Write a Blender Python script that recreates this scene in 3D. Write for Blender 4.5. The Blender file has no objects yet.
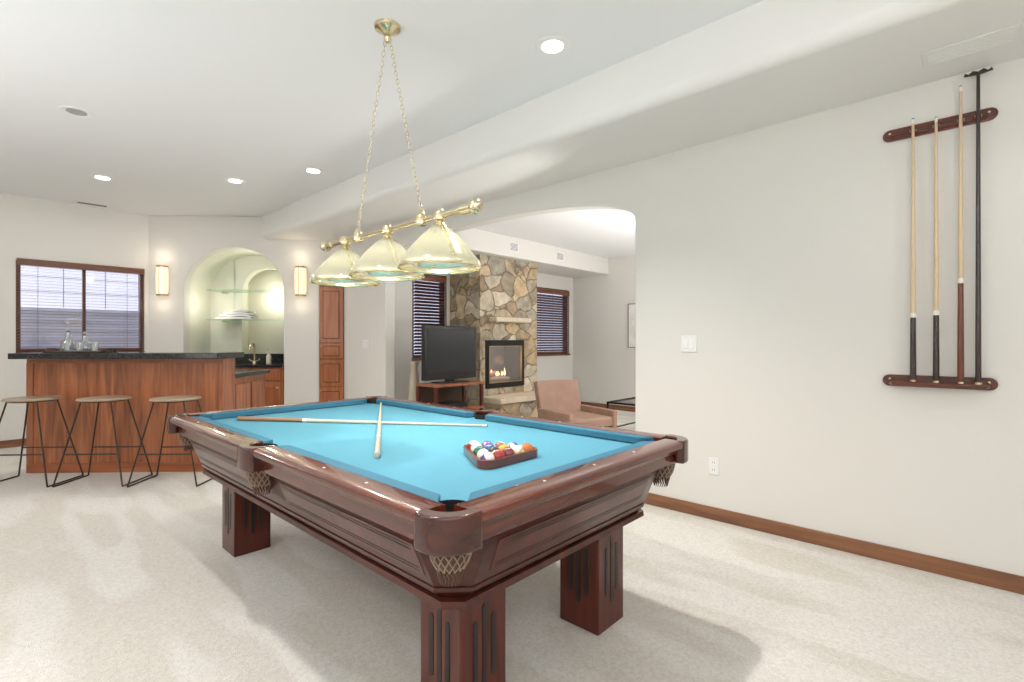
import bpy, bmesh, math, random
from mathutils import Vector, Matrix
random.seed(4)
SC = bpy.context.scene; COL = SC.collection
PI = math.pi; YAW = math.radians(47.2); CY, SY = math.cos(YAW), math.sin(YAW)
def W(xc, yc): return (xc*CY+yc*SY, -xc*SY+yc*CY)      # plan rotation: survey axes -> room axes

# ------------------------------------------------------------------ materials
def newmat(name):
    m = bpy.data.materials.new(name); m.use_nodes = True
    nt = m.node_tree; b = nt.nodes['Principled BSDF']; return m, nt, b
def mat(name, col, rough=.5, metal=0, coat=0, emit=None, es=0, bump=0, bscale=200, var=0, vscale=3, alpha=None, trans=0):
    m, nt, b = newmat(name)
    b.inputs['Base Color'].default_value = (*col, 1); b.inputs['Roughness'].default_value = rough
    b.inputs['Metallic'].default_value = metal; b.inputs['Coat Weight'].default_value = coat
    b.inputs['Coat Roughness'].default_value = .08
    b.inputs['Transmission Weight'].default_value = trans
    if emit: b.inputs['Emission Color'].default_value = (*emit, 1); b.inputs['Emission Strength'].default_value = es
    if alpha is not None: b.inputs['Alpha'].default_value = alpha
    tc = nt.nodes.new('ShaderNodeTexCoord')
    n = nt.nodes.new('ShaderNodeTexNoise'); n.inputs['Scale'].default_value = bscale; n.inputs['Detail'].default_value = 3
    nt.links.new(tc.outputs['Object'], n.inputs['Vector'])
    if bump:
        bp = nt.nodes.new('ShaderNodeBump'); bp.inputs['Strength'].default_value = bump; bp.inputs['Distance'].default_value = .004
        nt.links.new(n.outputs['Fac'], bp.inputs['Height']); nt.links.new(bp.outputs['Normal'], b.inputs['Normal'])
    if var:
        n2 = nt.nodes.new('ShaderNodeTexNoise'); n2.inputs['Scale'].default_value = vscale; n2.inputs['Detail'].default_value = 4
        nt.links.new(tc.outputs['Object'], n2.inputs['Vector'])
        r = nt.nodes.new('ShaderNodeValToRGB')
        r.color_ramp.elements[0].position = .35; r.color_ramp.elements[1].position = .65
        r.color_ramp.elements[0].color = (*[c*(1-var) for c in col], 1); r.color_ramp.elements[1].color = (*[min(1, c*(1+var)) for c in col], 1)
        nt.links.new(n2.outputs['Fac'], r.inputs['Fac']); nt.links.new(r.outputs['Color'], b.inputs['Base Color'])
    return m
def wood(name, c1, c2, axis='z', rough=.35, coat=.3, scale=1, dist=.8, spec=.5, cr=.1):
    m, nt, b = newmat(name)
    tc = nt.nodes.new('ShaderNodeTexCoord'); mp = nt.nodes.new('ShaderNodeMapping')
    s = [22*scale]*3; s['xyz'.index(axis)] = 1.6*scale
    mp.inputs['Scale'].default_value = s
    n = nt.nodes.new('ShaderNodeTexNoise'); n.inputs['Scale'].default_value = 1; n.inputs['Detail'].default_value = 6; n.inputs['Distortion'].default_value = dist
    r = nt.nodes.new('ShaderNodeValToRGB'); r.color_ramp.elements[0].position = .32; r.color_ramp.elements[1].position = .68
    r.color_ramp.elements[0].color = (*c1, 1); r.color_ramp.elements[1].color = (*c2, 1)
    nt.links.new(tc.outputs['Object'], mp.inputs['Vector']); nt.links.new(mp.outputs[0], n.inputs['Vector'])
    nt.links.new(n.outputs['Fac'], r.inputs['Fac']); nt.links.new(r.outputs['Color'], b.inputs['Base Color'])
    b.inputs['Roughness'].default_value = rough; b.inputs['Coat Weight'].default_value = coat; b.inputs['Coat Roughness'].default_value = cr
    b.inputs['Specular IOR Level'].default_value = spec
    return m
def granite(name):
    m, nt, b = newmat(name)
    tc = nt.nodes.new('ShaderNodeTexCoord'); v = nt.nodes.new('ShaderNodeTexVoronoi'); v.inputs['Scale'].default_value = 90
    r = nt.nodes.new('ShaderNodeValToRGB'); e = r.color_ramp.elements
    e[0].position = 0; e[0].color = (.35, .34, .32, 1); e[1].position = .28; e[1].color = (.012, .014, .016, 1)
    nt.links.new(tc.outputs['Object'], v.inputs['Vector']); nt.links.new(v.outputs['Distance'], r.inputs['Fac'])
    nt.links.new(r.outputs['Color'], b.inputs['Base Color']); b.inputs['Roughness'].default_value = .12
    return m
def stone(name, scale=4.2):
    m, nt, b = newmat(name)
    tc = nt.nodes.new('ShaderNodeTexCoord'); nz = nt.nodes.new('ShaderNodeTexNoise'); nz.inputs['Scale'].default_value = 3.2; nz.inputs['Detail'].default_value = 3
    mx = nt.nodes.new('ShaderNodeMixRGB'); mx.inputs['Fac'].default_value = .22
    nt.links.new(tc.outputs['Object'], nz.inputs['Vector']); nt.links.new(tc.outputs['Object'], mx.inputs[1]); nt.links.new(nz.outputs['Color'], mx.inputs[2])
    mp = nt.nodes.new('ShaderNodeMapping'); mp.inputs['Scale'].default_value = (1.1, 1.1, 1.5); mp.inputs['Rotation'].default_value = (.1, .45, 0); nt.links.new(mx.outputs[0], mp.inputs['Vector'])
    v = nt.nodes.new('ShaderNodeTexVoronoi'); v.inputs['Scale'].default_value = scale
    ve = nt.nodes.new('ShaderNodeTexVoronoi'); ve.feature = 'DISTANCE_TO_EDGE'; ve.inputs['Scale'].default_value = scale
    for q in (v, ve): nt.links.new(mp.outputs[0], q.inputs['Vector'])
    sep = nt.nodes.new('ShaderNodeSeparateColor'); nt.links.new(v.outputs['Color'], sep.inputs[0])
    r = nt.nodes.new('ShaderNodeValToRGB'); cols = [(0, (.27, .20, .13)), (.25, (.52, .39, .24)), (.42, (.36, .32, .25)), (.6, (.62, .48, .30)), (.78, (.30, .25, .18)), (1, (.68, .59, .45))]
    el = r.color_ramp.elements; el[0].position = 0; el[0].color = (*cols[0][1], 1); el[1].position = 1; el[1].color = (*cols[-1][1], 1)
    for p, c in cols[1:-1]: q = el.new(p); q.color = (*c, 1)
    nt.links.new(sep.outputs[0], r.inputs['Fac'])
    n3 = nt.nodes.new('ShaderNodeTexNoise'); n3.inputs['Scale'].default_value = 11; n3.inputs['Detail'].default_value = 6; nt.links.new(tc.outputs['Object'], n3.inputs['Vector'])
    m2 = nt.nodes.new('ShaderNodeMixRGB'); m2.blend_type = 'OVERLAY'; m2.inputs[0].default_value = .75
    nt.links.new(r.outputs[0], m2.inputs[1]); nt.links.new(n3.outputs['Fac'], m2.inputs[2])
    r2 = nt.nodes.new('ShaderNodeValToRGB'); r2.color_ramp.elements[0].position = .0; r2.color_ramp.elements[1].position = .035
    nt.links.new(ve.outputs['Distance'], r2.inputs['Fac'])
    m3 = nt.nodes.new('ShaderNodeMixRGB'); m3.inputs[1].default_value = (.20, .155, .11, 1)
    nt.links.new(r2.outputs[0], m3.inputs[0]); nt.links.new(m2.outputs[0], m3.inputs[2]); nt.links.new(m3.outputs[0], b.inputs['Base Color'])
    bp = nt.nodes.new('ShaderNodeBump'); bp.inputs['Strength'].default_value = .7; bp.inputs['Distance'].default_value = .03
    nt.links.new(r2.outputs[0], bp.inputs['Height']); nt.links.new(bp.outputs[0], b.inputs['Normal']); b.inputs['Roughness'].default_value = .85
    return m
def glassy(name, tint=(1, 1, 1), k=.12):
    m = bpy.data.materials.new(name); m.use_nodes = True; nt = m.node_tree; nt.nodes.clear()
    o = nt.nodes.new('ShaderNodeOutputMaterial'); t = nt.nodes.new('ShaderNodeBsdfTransparent'); t.inputs[0].default_value = (*tint, 1)
    g = nt.nodes.new('ShaderNodeBsdfGlossy'); g.inputs['Roughness'].default_value = .03; x = nt.nodes.new('ShaderNodeMixShader'); x.inputs[0].default_value = k
    nt.links.new(t.outputs[0], x.inputs[1]); nt.links.new(g.outputs[0], x.inputs[2]); nt.links.new(x.outputs[0], o.inputs[0]); return m
def shademat():
    m, nt, b = newmat('shade_glass')
    b.inputs['Base Color'].default_value = (.62, .60, .44, 1); b.inputs['Metallic'].default_value = .95; b.inputs['Roughness'].default_value = .11
    o = nt.nodes['Material Output']; tl = nt.nodes.new('ShaderNodeBsdfTranslucent'); tl.inputs[0].default_value = (.60, .58, .42, 1)
    x = nt.nodes.new('ShaderNodeMixShader'); x.inputs[0].default_value = .07
    nt.links.new(b.outputs[0], x.inputs[1]); nt.links.new(tl.outputs[0], x.inputs[2]); nt.links.new(x.outputs[0], o.inputs[0]); return m
def carpet():
    m, nt, b = newmat('carpet')
    tc = nt.nodes.new('ShaderNodeTexCoord')
    mp = nt.nodes.new('ShaderNodeMapping'); mp.inputs['Rotation'].default_value = (0, 0, .5); mp.inputs['Scale'].default_value = (2.8, .7, 1)
    n1 = nt.nodes.new('ShaderNodeTexNoise'); n1.inputs['Scale'].default_value = 1.5; n1.inputs['Detail'].default_value = 1
    nt.links.new(tc.outputs['Object'], mp.inputs[0]); nt.links.new(mp.outputs[0], n1.inputs['Vector'])
    n2 = nt.nodes.new('ShaderNodeTexNoise'); n2.inputs['Scale'].default_value = 75; n2.inputs['Detail'].default_value = 6; n2.inputs['Roughness'].default_value = .75
    n3 = nt.nodes.new('ShaderNodeTexNoise'); n3.inputs['Scale'].default_value = 220; n3.inputs['Detail'].default_value = 2
    for n in (n2, n3): nt.links.new(tc.outputs['Object'], n.inputs['Vector'])
    r = nt.nodes.new('ShaderNodeValToRGB'); r.color_ramp.elements[0].position = .46; r.color_ramp.elements[1].position = .54
    r.color_ramp.elements[0].color = (.69, .65, .585, 1); r.color_ramp.elements[1].color = (.755, .725, .675, 1)
    r2 = nt.nodes.new('ShaderNodeValToRGB'); r2.color_ramp.elements[0].position = .34; r2.color_ramp.elements[1].position = .60
    r2.color_ramp.elements[0].color = (.80, .785, .76, 1); r2.color_ramp.elements[1].color = (1, 1, 1, 1)
    mx = nt.nodes.new('ShaderNodeMixRGB'); mx.blend_type = 'MULTIPLY'; mx.inputs[0].default_value = 1
    nt.links.new(n1.outputs['Fac'], r.inputs[0]); nt.links.new(n2.outputs['Fac'], r2.inputs[0]); nt.links.new(r.outputs[0], mx.inputs[1]); nt.links.new(r2.outputs[0], mx.inputs[2])
    nt.links.new(mx.outputs[0], b.inputs['Base Color']); b.inputs['Roughness'].default_value = 1; b.inputs['Specular IOR Level'].default_value = .1
    bp = nt.nodes.new('ShaderNodeBump'); bp.inputs['Strength'].default_value = .5; bp.inputs['Distance'].default_value = .006
    nt.links.new(n3.outputs['Fac'], bp.inputs['Height']); nt.links.new(bp.outputs[0], b.inputs['Normal']); return m
def ballmat(name, col, stripe):
    m, nt, b = newmat(name); b.inputs['Roughness'].default_value = .08; b.inputs['Coat Weight'].default_value = .6
    tc = nt.nodes.new('ShaderNodeTexCoord'); s = nt.nodes.new('ShaderNodeSeparateXYZ'); nt.links.new(tc.outputs['Object'], s.inputs[0])
    ab = nt.nodes.new('ShaderNodeMath'); ab.operation = 'ABSOLUTE'; nt.links.new(s.outputs['Z'], ab.inputs[0])
    lt = nt.nodes.new('ShaderNodeMath'); lt.operation = 'LESS_THAN'; lt.inputs[1].default_value = .015 if stripe else 1; nt.links.new(ab.outputs[0], lt.inputs[0])
    ax = nt.nodes.new('ShaderNodeMath'); ax.operation = 'ABSOLUTE'; nt.links.new(s.outputs['X'], ax.inputs[0])
    sp = nt.nodes.new('ShaderNodeMath'); sp.operation = 'LESS_THAN'; sp.inputs[1].default_value = .0262; nt.links.new(ax.outputs[0], sp.inputs[0])
    mu = nt.nodes.new('ShaderNodeMath'); mu.operation = 'MULTIPLY'; nt.links.new(lt.outputs[0], mu.inputs[0]); nt.links.new(sp.outputs[0], mu.inputs[1])
    mx = nt.nodes.new('ShaderNodeMixRGB'); mx.inputs[1].default_value = (.78, .75, .68, 1); mx.inputs[2].default_value = (*col, 1)
    nt.links.new(mu.outputs[0], mx.inputs[0]); nt.links.new(mx.outputs[0], b.inputs['Base Color']); return m

M = dict(
 wall=mat('wall_paint', (.735, .715, .67), .7, bump=.12, bscale=60), ceil=mat('ceiling_paint', (.85, .855, .86), .75, bump=.15, bscale=45),
 soff=mat('soffit_paint', (.80, .79, .76), .75, bump=.12, bscale=60),
 niche=mat('niche_paint', (.80, .79, .68), .7), carpet=carpet(),
 oak=wood('oak_trim', (.16, .06, .026), (.27, .115, .05), 'y'), oakx=wood('oak_trim_x', (.16, .06, .026), (.27, .115, .05), 'x'),
 cherry=wood('cherry', (.20, .056, .020), (.46, .150, .052), 'z', .28, .5, scale=.5, dist=2.2), cherryx=wood('cherry_side', (.24, .068, .025), (.42, .13, .046), 'x'),
 cherryd=wood('cherry_door', (.24, .070, .028), (.40, .135, .050), 'z'), cherryo=wood('cherry_orange', (.29, .092, .037), (.47, .175, .070), 'z'),
 maho=wood('mahogany_rail', (.062, .010, .005), (.150, .029, .013), 'y', .26, .75, spec=.4, cr=.06), mahox=wood('mahogany_rail_x', (.062, .010, .005), (.150, .029, .013), 'x', .26, .75, spec=.4, cr=.06),
 mahod=wood('mahogany_dark', (.038, .008, .005), (.085, .018, .010), 'y', .34, .35, spec=.25), mahol=wood('mahogany_leg', (.055, .010, .0055), (.115, .022, .011), 'z', .3, .4, spec=.25),
 block=wood('pocket_leather', (.040, .010, .006), (.08, .018, .010), 'x', .24, .6, spec=.35),
 black=mat('black_gap', (.006, .005, .005), .6), flute=mat('dark_flute', (.008, .004, .003), .4),
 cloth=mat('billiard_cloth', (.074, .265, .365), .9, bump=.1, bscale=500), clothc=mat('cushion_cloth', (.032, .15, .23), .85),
 leather=mat('pocket_net', (.08, .03, .018), .45), fringe=mat('pocket_lattice', (.30, .22, .16), .6), sight=mat('sight', (.8, .78, .7), .3),
 brass=mat('polished_brass', (.74, .65, .43), .18, 1), brassd=mat('aged_bronze', (.42, .30, .17), .3, 1), shade=shademat(),
 bulb=mat('bulb', (1, 1, 1), .3, emit=(1, .95, .82), es=6), lens=mat('lamp_lens', (1, 1, 1), .3, emit=(1, .97, .9), es=7), lensoff=mat('lamp_lens_dim', (.42, .42, .42), .4),
 white=mat('white_plastic', (.84, .83, .81), .4), ring=mat('lamp_trim', (.86, .86, .85), .4), slot=mat('slot_dark', (.22, .21, .2), .7),
 granite=granite('black_granite'), steel=mat('bronze_steel', (.06, .040, .030), .4, .6), seat=wood('stool_seat', (.36, .27, .18), (.46, .35, .24), 'x', .45, .1),
 maple=mat('maple', (.66, .50, .32), .3, coat=.4), ebony=mat('ebony', (.032, .017, .014), .25, coat=.5), redwood=mat('redwood', (.15, .034, .016), .25, coat=.5), tan=mat('tan_butt', (.34, .16, .07), .3, coat=.4),
 pale=mat('pale_wood', (.60, .52, .40), .3, coat=.4), ivory=mat('ivory', (.8, .78, .72), .3), tip=mat('tip', (.08, .14, .2), .8),
 stone=stone('field_stone', 4.0), cap=mat('sandstone', (.64, .54, .40), .8, bump=.4, bscale=20, var=.1, vscale=6),
 blind=wood('walnut_blind', (.050, .020, .020), (.09, .036, .034), 'x', .4, .2), frame=wood('window_frame_wood', (.12, .042, .022), (.20, .075, .038), 'x'),
 thin=wood('blind_light', (.15, .10, .10), (.24, .16, .155), 'x', .5, 0),
 pane=glassy('window_glass'), glass=glassy('clear_glass', (.84, .96, .90), .28), glasst=glassy('smoke_glass', (.75, .76, .76), .2), glassw=glassy('crystal', (.9, .93, .95), .35),
 well=mat('galvanised_well', (.56, .58, .70), .6, var=.1), grid=mat('well_grate', (.30, .30, .36), .6),
 scon=mat('sconce_glass', (.8, .68, .48), .4, emit=(1, .80, .54), es=.72), tv=mat('tv_plastic', (.010, .010, .011), .35), screen=mat('tv_screen', (.010, .012, .015), .12),
 uph=mat('chair_leather', (.34, .205, .145), .5, bump=.2, bscale=40, var=.08, vscale=7), dark=mat('dark_wood_leg', (.05, .02, .012), .35), bmetal=mat('black_metal', (.012, .012, .012), .4, .5),
 log=mat('charred_log', (.22, .16, .12), .9, bump=.8, bscale=25), flame=mat('flame', (1, .5, .15), .5, emit=(1, .6, .28), es=2.4), fbox=mat('fire_box', (.03, .027, .025), .8),
 ceramic=mat('white_cotton', (.88, .88, .87), .9), paper=mat('paper', (.8, .8, .78), .7), art=mat('art_print', (.78, .77, .74), .6, var=.12, vscale=5), beige=mat('beige_ceramic', (.5, .42, .32), .5),
 label=mat('bottle_label', (.8, .75, .6), .6), greyf=mat('grey_frame', (.25, .24, .22), .5))

# ------------------------------------------------------------------ mesh builder
class MB:
    def __init__(s): s.bm = bmesh.new()
    def face(s, pts):
        return s.bm.faces.new([s.bm.verts.new(p) for p in pts])
    def box(s, x0, x1, y0, y1, z0, z1, mt=None):
        c = [(x, y, z) for z in (z0, z1) for x, y in ((x0, y0), (x1, y0), (x1, y1), (x0, y1))]
        if mt is not None: c = [mt @ Vector(p) for p in c]
        v = [s.bm.verts.new(p) for p in c]
        for f in ((3, 2, 1, 0), (4, 5, 6, 7), (0, 1, 5, 4), (1, 2, 6, 5), (2, 3, 7, 6), (3, 0, 4, 7)): s.bm.faces.new([v[i] for i in f])
        return s
    def loft(s, rings, cap=True, closed=False):
        vs = [[s.bm.verts.new(p) for p in r] for r in rings]; n = len(vs[0])
        for a, b in zip(vs, vs[1:]+([vs[0]] if closed else [])):
            for i in range(n): s.bm.faces.new((a[i], a[(i+1) % n], b[(i+1) % n], b[i]))
        if cap and not closed: s.bm.faces.new(vs[0][::-1]); s.bm.faces.new(vs[-1])
        return s
    def prism(s, pts, axis, a0, a1):
        f = {'z': lambda u, v, a: (u, v, a), 'x': lambda u, v, a: (a, u, v), 'y': lambda u, v, a: (u, a, v)}[axis]
        return s.loft([[f(u, v, a0) for u, v in pts], [f(u, v, a1) for u, v in pts]])
    def ring(s, outer, inner, z0, z1):
        a = lambda P, z: [(x, y, z) for x, y in P]
        return s.loft([a(outer, z0), a(outer, z1), a(inner, z1), a(inner, z0)], closed=True)
    def lathe(s, prof, c=(0, 0, 0), n=24, a0=0, a1=2*PI):
        full = abs(a1-a0-2*PI) < 1e-6; k = n if full else n+1
        rings = []
        for r, z in prof:
            rings.append([s.bm.verts.new((c[0]+max(r, 1e-5)*math.cos(a0+(a1-a0)*i/n), c[1]+max(r, 1e-5)*math.sin(a0+(a1-a0)*i/n), c[2]+z)) for i in range(k)])
        for A, B in zip(rings, rings[1:]):
            for i in range(n):
                j = (i+1) % k; s.bm.faces.new((A[i], A[j], B[j], B[i]))
        return s
    def tube(s, pts, r, n=8, closed=False):
        P = [Vector(p) for p in pts]; R = r if isinstance(r, (list, tuple)) else [r]*len(P); rings = []; up = None
        for i, p in enumerate(P):
            if closed: t = P[(i+1) % len(P)]-P[i-1]
            else: t = P[min(i+1, len(P)-1)]-P[max(i-1, 0)]
            t.normalize()
            if up is None: up = t.orthogonal()
            up = (up-t*up.dot(t)).normalized(); q = t.cross(up)
            rings.append([p+(up*math.cos(2*PI*k/n)+q*math.sin(2*PI*k/n))*R[i] for k in range(n)])
        return s.loft(rings, closed=closed)
    def sphere(s, c, r, u=16, v=10, sc=(1, 1, 1)):
        m = Matrix.Translation(c) @ Matrix.Diagonal((*sc, 1)); bmesh.ops.create_uvsphere(s.bm, u_segments=u, v_segments=v, radius=r, matrix=m); return s
    def build(s, name, m, parent=None, bevel=0, seg=2, loc=None, rz=0):
        bm = s.bm; bmesh.ops.remove_doubles(bm, verts=bm.verts, dist=2e-5); bmesh.ops.recalc_face_normals(bm, faces=bm.faces)
        me = bpy.data.meshes.new(name); off = None
        if parent is None and loc is None:
            xs = [v.co for v in bm.verts]; off = Vector(((min(v.x for v in xs)+max(v.x for v in xs))/2, (min(v.y for v in xs)+max(v.y for v in xs))/2, min(v.z for v in xs)))
            bmesh.ops.translate(bm, verts=bm.verts, vec=-off)
        bm.to_mesh(me); bm.free()
        for p in me.polygons: p.use_smooth = True
        me.set_sharp_from_angle(angle=math.radians(38))
        me.materials.append(m); o = bpy.data.objects.new(name, me); COL.objects.link(o)
        if parent: o.parent = parent
        if off is not None: o.location = off
        if loc is not None: o.location = loc; o.rotation_euler.z = rz
        if bevel:
            b = o.modifiers.new('bevel', 'BEVEL'); b.width = bevel; b.segments = seg; b.limit_method = 'ANGLE'; b.angle_limit = math.radians(38)
        return o
def tag(o, label, cat, group=None):
    o['label'] = label; o['category'] = cat
    if group: o['group'] = group
    return o
def thing(name, label, cat, loc=(0, 0, 0), rz=0, group=None):
    o = bpy.data.objects.new(name, None); COL.objects.link(o); o.location = loc; o.rotation_euler.z = rz; o.empty_display_size = .1
    return tag(o, label, cat, group)
def struct(o): o['kind'] = 'structure'; return o
def B(*a): return MB().box(*a)
def light(kind, loc, e, parent=None, col=(1, .985, .96), size=.12, rot=None, spot=None, blend=1.0):
    l = bpy.data.lights.new('lamp_or_fill_light', kind); l.energy = e; l.color = col
    if kind == 'AREA': l.shape = 'DISK'; l.size = size
    else: l.shadow_soft_size = size
    if kind == 'SPOT': l.spot_size = spot or 2.4; l.spot_blend = blend
    o = bpy.data.objects.new('lamp_or_fill_light', l); COL.objects.link(o); o.location = loc
    if rot: o.rotation_euler = rot
    if parent: o.parent = parent
    return o
def dup(root, loc, rz, label, **kw):
    r = root.copy(); COL.objects.link(r); r.location = loc; r.rotation_euler.z = rz; r['label'] = label
    for ch in list(root.children):
        c = ch.copy(); COL.objects.link(c); c.parent = r
        for g in ch.children:
            d = g.copy(); COL.objects.link(d); d.parent = c
    return r

# ------------------------------------------------------------------ room shell
H, HS, HL, HLS = 2.95, 2.63, 2.75, 2.45
struct(B(-3, 8.04, -3.15, 9.6, -.1, 0).build('floor', M['carpet']))
c = struct(B(-3, 8.04, -3.15, 8.55, H, H+.1).build('ceiling', M['ceil']))
struct(MB().prism([(2.7, -3.1), (3.6, -3.1), (3.6, 6.55), (2.7, 7.25)], 'z', HS, H+.09).build('ceiling_soffit', M['soff'], bevel=.07, seg=8))
struct(B(3.65, 7.89, -3, 5.7, HL, H).build('ceiling_living', M['ceil']))
struct(B(3.65, 7.89, 4.9, 5.7, HLS, HL).build('ceiling_living_soffit', M['wall'], bevel=.01))
arch = [(3.67-1.73*math.cos(PI*i/40), 2.18+.27*math.sin(PI*i/40)**.9 if 0 < i < 40 else 2.18) for i in range(41)]
struct(MB().prism([(-3, 0), (1.94, 0)]+arch+[(5.4, 0), (6.37, 0), (6.37, H), (-3, H)], 'x', 3.5, 3.65).build('wall_right', M['wall'], bevel=.012, seg=3))
def wall_hole(a0, a1, holes, z1, f):
    mb = MB(); x = a0
    for h0, h1, zb, zt in holes:
        f(mb, x, h0, 0, z1); f(mb, h0, h1, 0, zb); f(mb, h0, h1, zt, z1); x = h1
    f(mb, x, a1, 0, z1); return mb
struct(wall_hole(-3, 1.68, [(.36, 1.57, 1.1, 2.17)], H, lambda m, a, b, z0, z1: m.box(a, b, 8.25, 8.4, z0, z1)).build('wall_left', M['wall']))
struct(wall_hole(3.65, 7.89, [(4.14, 4.72, 1.0, 2.17), (6.75, 7.74, 1.0, 2.18)], HL, lambda m, a, b, z0, z1: m.box(a, b, 5.7, 5.85, z0, z1)).build('wall_back', M['wall']))
struct(B(7.89, 8.04, -3, 5.85, 0, H).build('wall_far', M['wall']))
struct(B(-3, 8.04, -3.15, -3, 0, H).build('wall_front', M['wall']))
struct(B(-3.15, -3, -3.15, 8.4, 0, H).build('wall_side', M['wall']))
A0 = Vector((1.63, 8.25, 0)); R45 = -PI/4; NX = Vector((math.cos(R45), math.sin(R45), 0)); NY = Vector((-math.sin(R45), math.cos(R45), 0))
def N(x, y, z): return A0+NX*x+NY*y+Vector((0, 0, z))
n0, n1, nc, nr = .467, 1.81, 1.1385, .6715
na = [(nc-nr*math.cos(PI*i/24), 1.94+.585*math.sin(PI*i/24)) for i in range(25)]
mb = MB().prism([(-.12, 0), (n0, 0)]+na+[(n1, 0), (2.29, 0), (2.29, 2.05), (2.63, 2.05), (2.63, 0), (2.72, 0), (2.72, H), (-.12, H)], 'y', 0, .15)
mb.box(2.15, 2.95, .16, .22, 0, H)  # unseen filler behind the cabinet opening, added to stop light leaking through
struct(mb.build('wall_niche', M['wall'], loc=A0, rz=R45, bevel=.01, seg=3))
mb = MB(); prof = [(n0, 0)]+na+[(n1, 0)]; D = .65
for (a, b) in zip(prof, prof[1:]): mb.face([(a[0], .14, a[1]), (b[0], .14, b[1]), (b[0], D, b[1]), (a[0], D, a[1])])
i0, i1 = .93, 1.70; ic = (i0+i1)/2; ia = [(ic-(i1-i0)/2*math.cos(PI*i/16), 1.97+.36*math.sin(PI*i/16)) for i in range(17)]
mb.prism([(n0-.02, 0), (i0, 0)]+ia+[(i1, 0), (n1+.02, 0), (n1+.02, 2.6), (n0-.02, 2.6)], 'y', D, D+.12)
mb.box(i0-.1, i1+.1, D+.4, D+.42, 0, 2.6)
mb.box(i0-.12, i0-.1, D, D+.42, 0, 2.6); mb.box(i1+.1, i1+.12, D, D+.42, 0, 2.6); mb.box(i0-.12, i1+.12, D+.1, D+.42, 2.6, 2.62)
struct(mb.build('wall_niche_recess', M['niche'], loc=A0, rz=R45))
bh = .088
struct(B(3.486, 3.5, -3, 1.94, 0, bh).build('baseboard_right', M['oak'], bevel=.004))
struct(B(3.486, 3.5, 5.4, 6.34, 0, bh).build('baseboard_arch', M['oak'], bevel=.004))
struct(B(-3, 1.62, 8.236, 8.25, 0, bh).build('baseboard_left', M['oakx'], bevel=.004))
struct(B(.02, n0-.02, -.014, 0, 0, bh).box(n1+.02, 2.28, -.014, 0, 0, bh).build('baseboard_niche', M['oakx'], loc=A0, rz=R45))
struct(B(3.65, 4.78, 5.686, 5.7, 0, bh).box(6.05, 7.89, 5.686, 5.7, 0, bh).build('baseboard_back', M['oakx']))
struct(B(7.876, 7.89, -3, 5.68, 0, bh).build('baseboard_far', M['oak']))

# ------------------------------------------------------------------ windows and blinds
def window(idx, x0, x1, z0, z1, y, mull):
    w = struct(bpy.data.objects.new('window_%d' % idx, None)); COL.objects.link(w); w.location = ((x0+x1)/2, y, z0)
    hx = (x1-x0)/2; h = z1-z0; t = .03
    mb = B(-hx, -hx+t, .02, .10, 0, h).box(hx-t, hx, .02, .10, 0, h).box(-hx+t, hx-t, .02, .10, 0, t).box(-hx+t, hx-t, .02, .10, h-t, h)
    mb.build('window_frame', M['frame'], w, bevel=.004)
    if mull: B(-.016, .016, .03, .09, t, h-t).build('mullion', M['frame'], w)
    B(-hx+t, hx-t, .06, .066, t, h-t).build('pane', M['pane'], w)
    mb = B(-hx-.012, -hx, -.01, 0, -.02, h+.02).box(hx, hx+.012, -.01, 0, -.02, h+.02).box(-hx, hx, -.01, 0, h, h+.02)
    mb.build('casing', M['frame'], w, bevel=.003); B(-hx-.02, hx+.02, -.03, .02, -.03, 0).build('sill', M['frame'], w, bevel=.004)
    return w
window(1, .36, 1.57, 1.1, 2.17, 8.25, True); window(2, 4.14, 4.72, 1.0, 2.17, 5.7, False); window(3, 6.75, 7.74, 1.0, 2.18, 5.7, False)
def blind(x0, x1, z0, z1, y, label, ang, m, step=.045, sw=.045):
    t = thing('window_blind', label, 'window blind', ((x0+x1)/2, y, z0)); hx = (x1-x0)/2; h = z1-z0
    B(-hx, hx, -.028, .01, h-.075, h).build('valance', M['frame'], t, bevel=.005)
    mb = MB(); z = .05
    while z < h-.09:
        mb.box(-hx+.01, hx-.01, -sw/2, sw/2, -.0015, .0015, Matrix.Translation((0, .01, z)) @ Matrix.Rotation(ang, 4, 'X')); z += step
    mb.build('slats', m, t)
    B(-hx+.01, hx-.01, -.012, .03, .01, .028).build('bottom_rail', M['frame'], t)
    mb = MB()
    for x in (-hx*.7, 0, hx*.7): mb.tube([(x, .01, .02), (x, .01, h-.05)], .002, 5)
    mb.build('ladder_cord', M['blind'], t)
    return t
blind(.352, 1.578, 1.12, 2.21, 8.222, 'open horizontal wood blind on the bright window behind the bar', .10, M['thin'], .036, .026)
blind(4.15, 4.71, 1.02, 2.16, 5.69, 'dark walnut slatted blind on the window left of the stone chimney', -.80, M['blind'])
blind(6.76, 7.73, 1.02, 2.17, 5.69, 'dark walnut slatted blind on the window right of the stone fireplace', -.80, M['blind'])
mb = MB(); pr = [(9.15+.02*math.sin(i*1.05), .6+i*.02) for i in range(55)]
vs = [[mb.bm.verts.new((x, u, z)) for u, z in pr] for x in (-.6, 2.6)]
for i in range(54): mb.bm.faces.new((vs[0][i], vs[1][i], vs[1][i+1], vs[0][i+1]))
struct(mb.build('trim_1', M['well']))
mb = MB()
for i in range(7): mb.box(-.5+i*.45, -.492+i*.45, 9.18, 9.19, 1.7, 2.5)
for z in (1.9, 2.1): mb.box(-.6, 2.6, 9.18, 9.19, z, z+.008)
struct(mb.build('trim_2', M['grid']))

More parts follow.
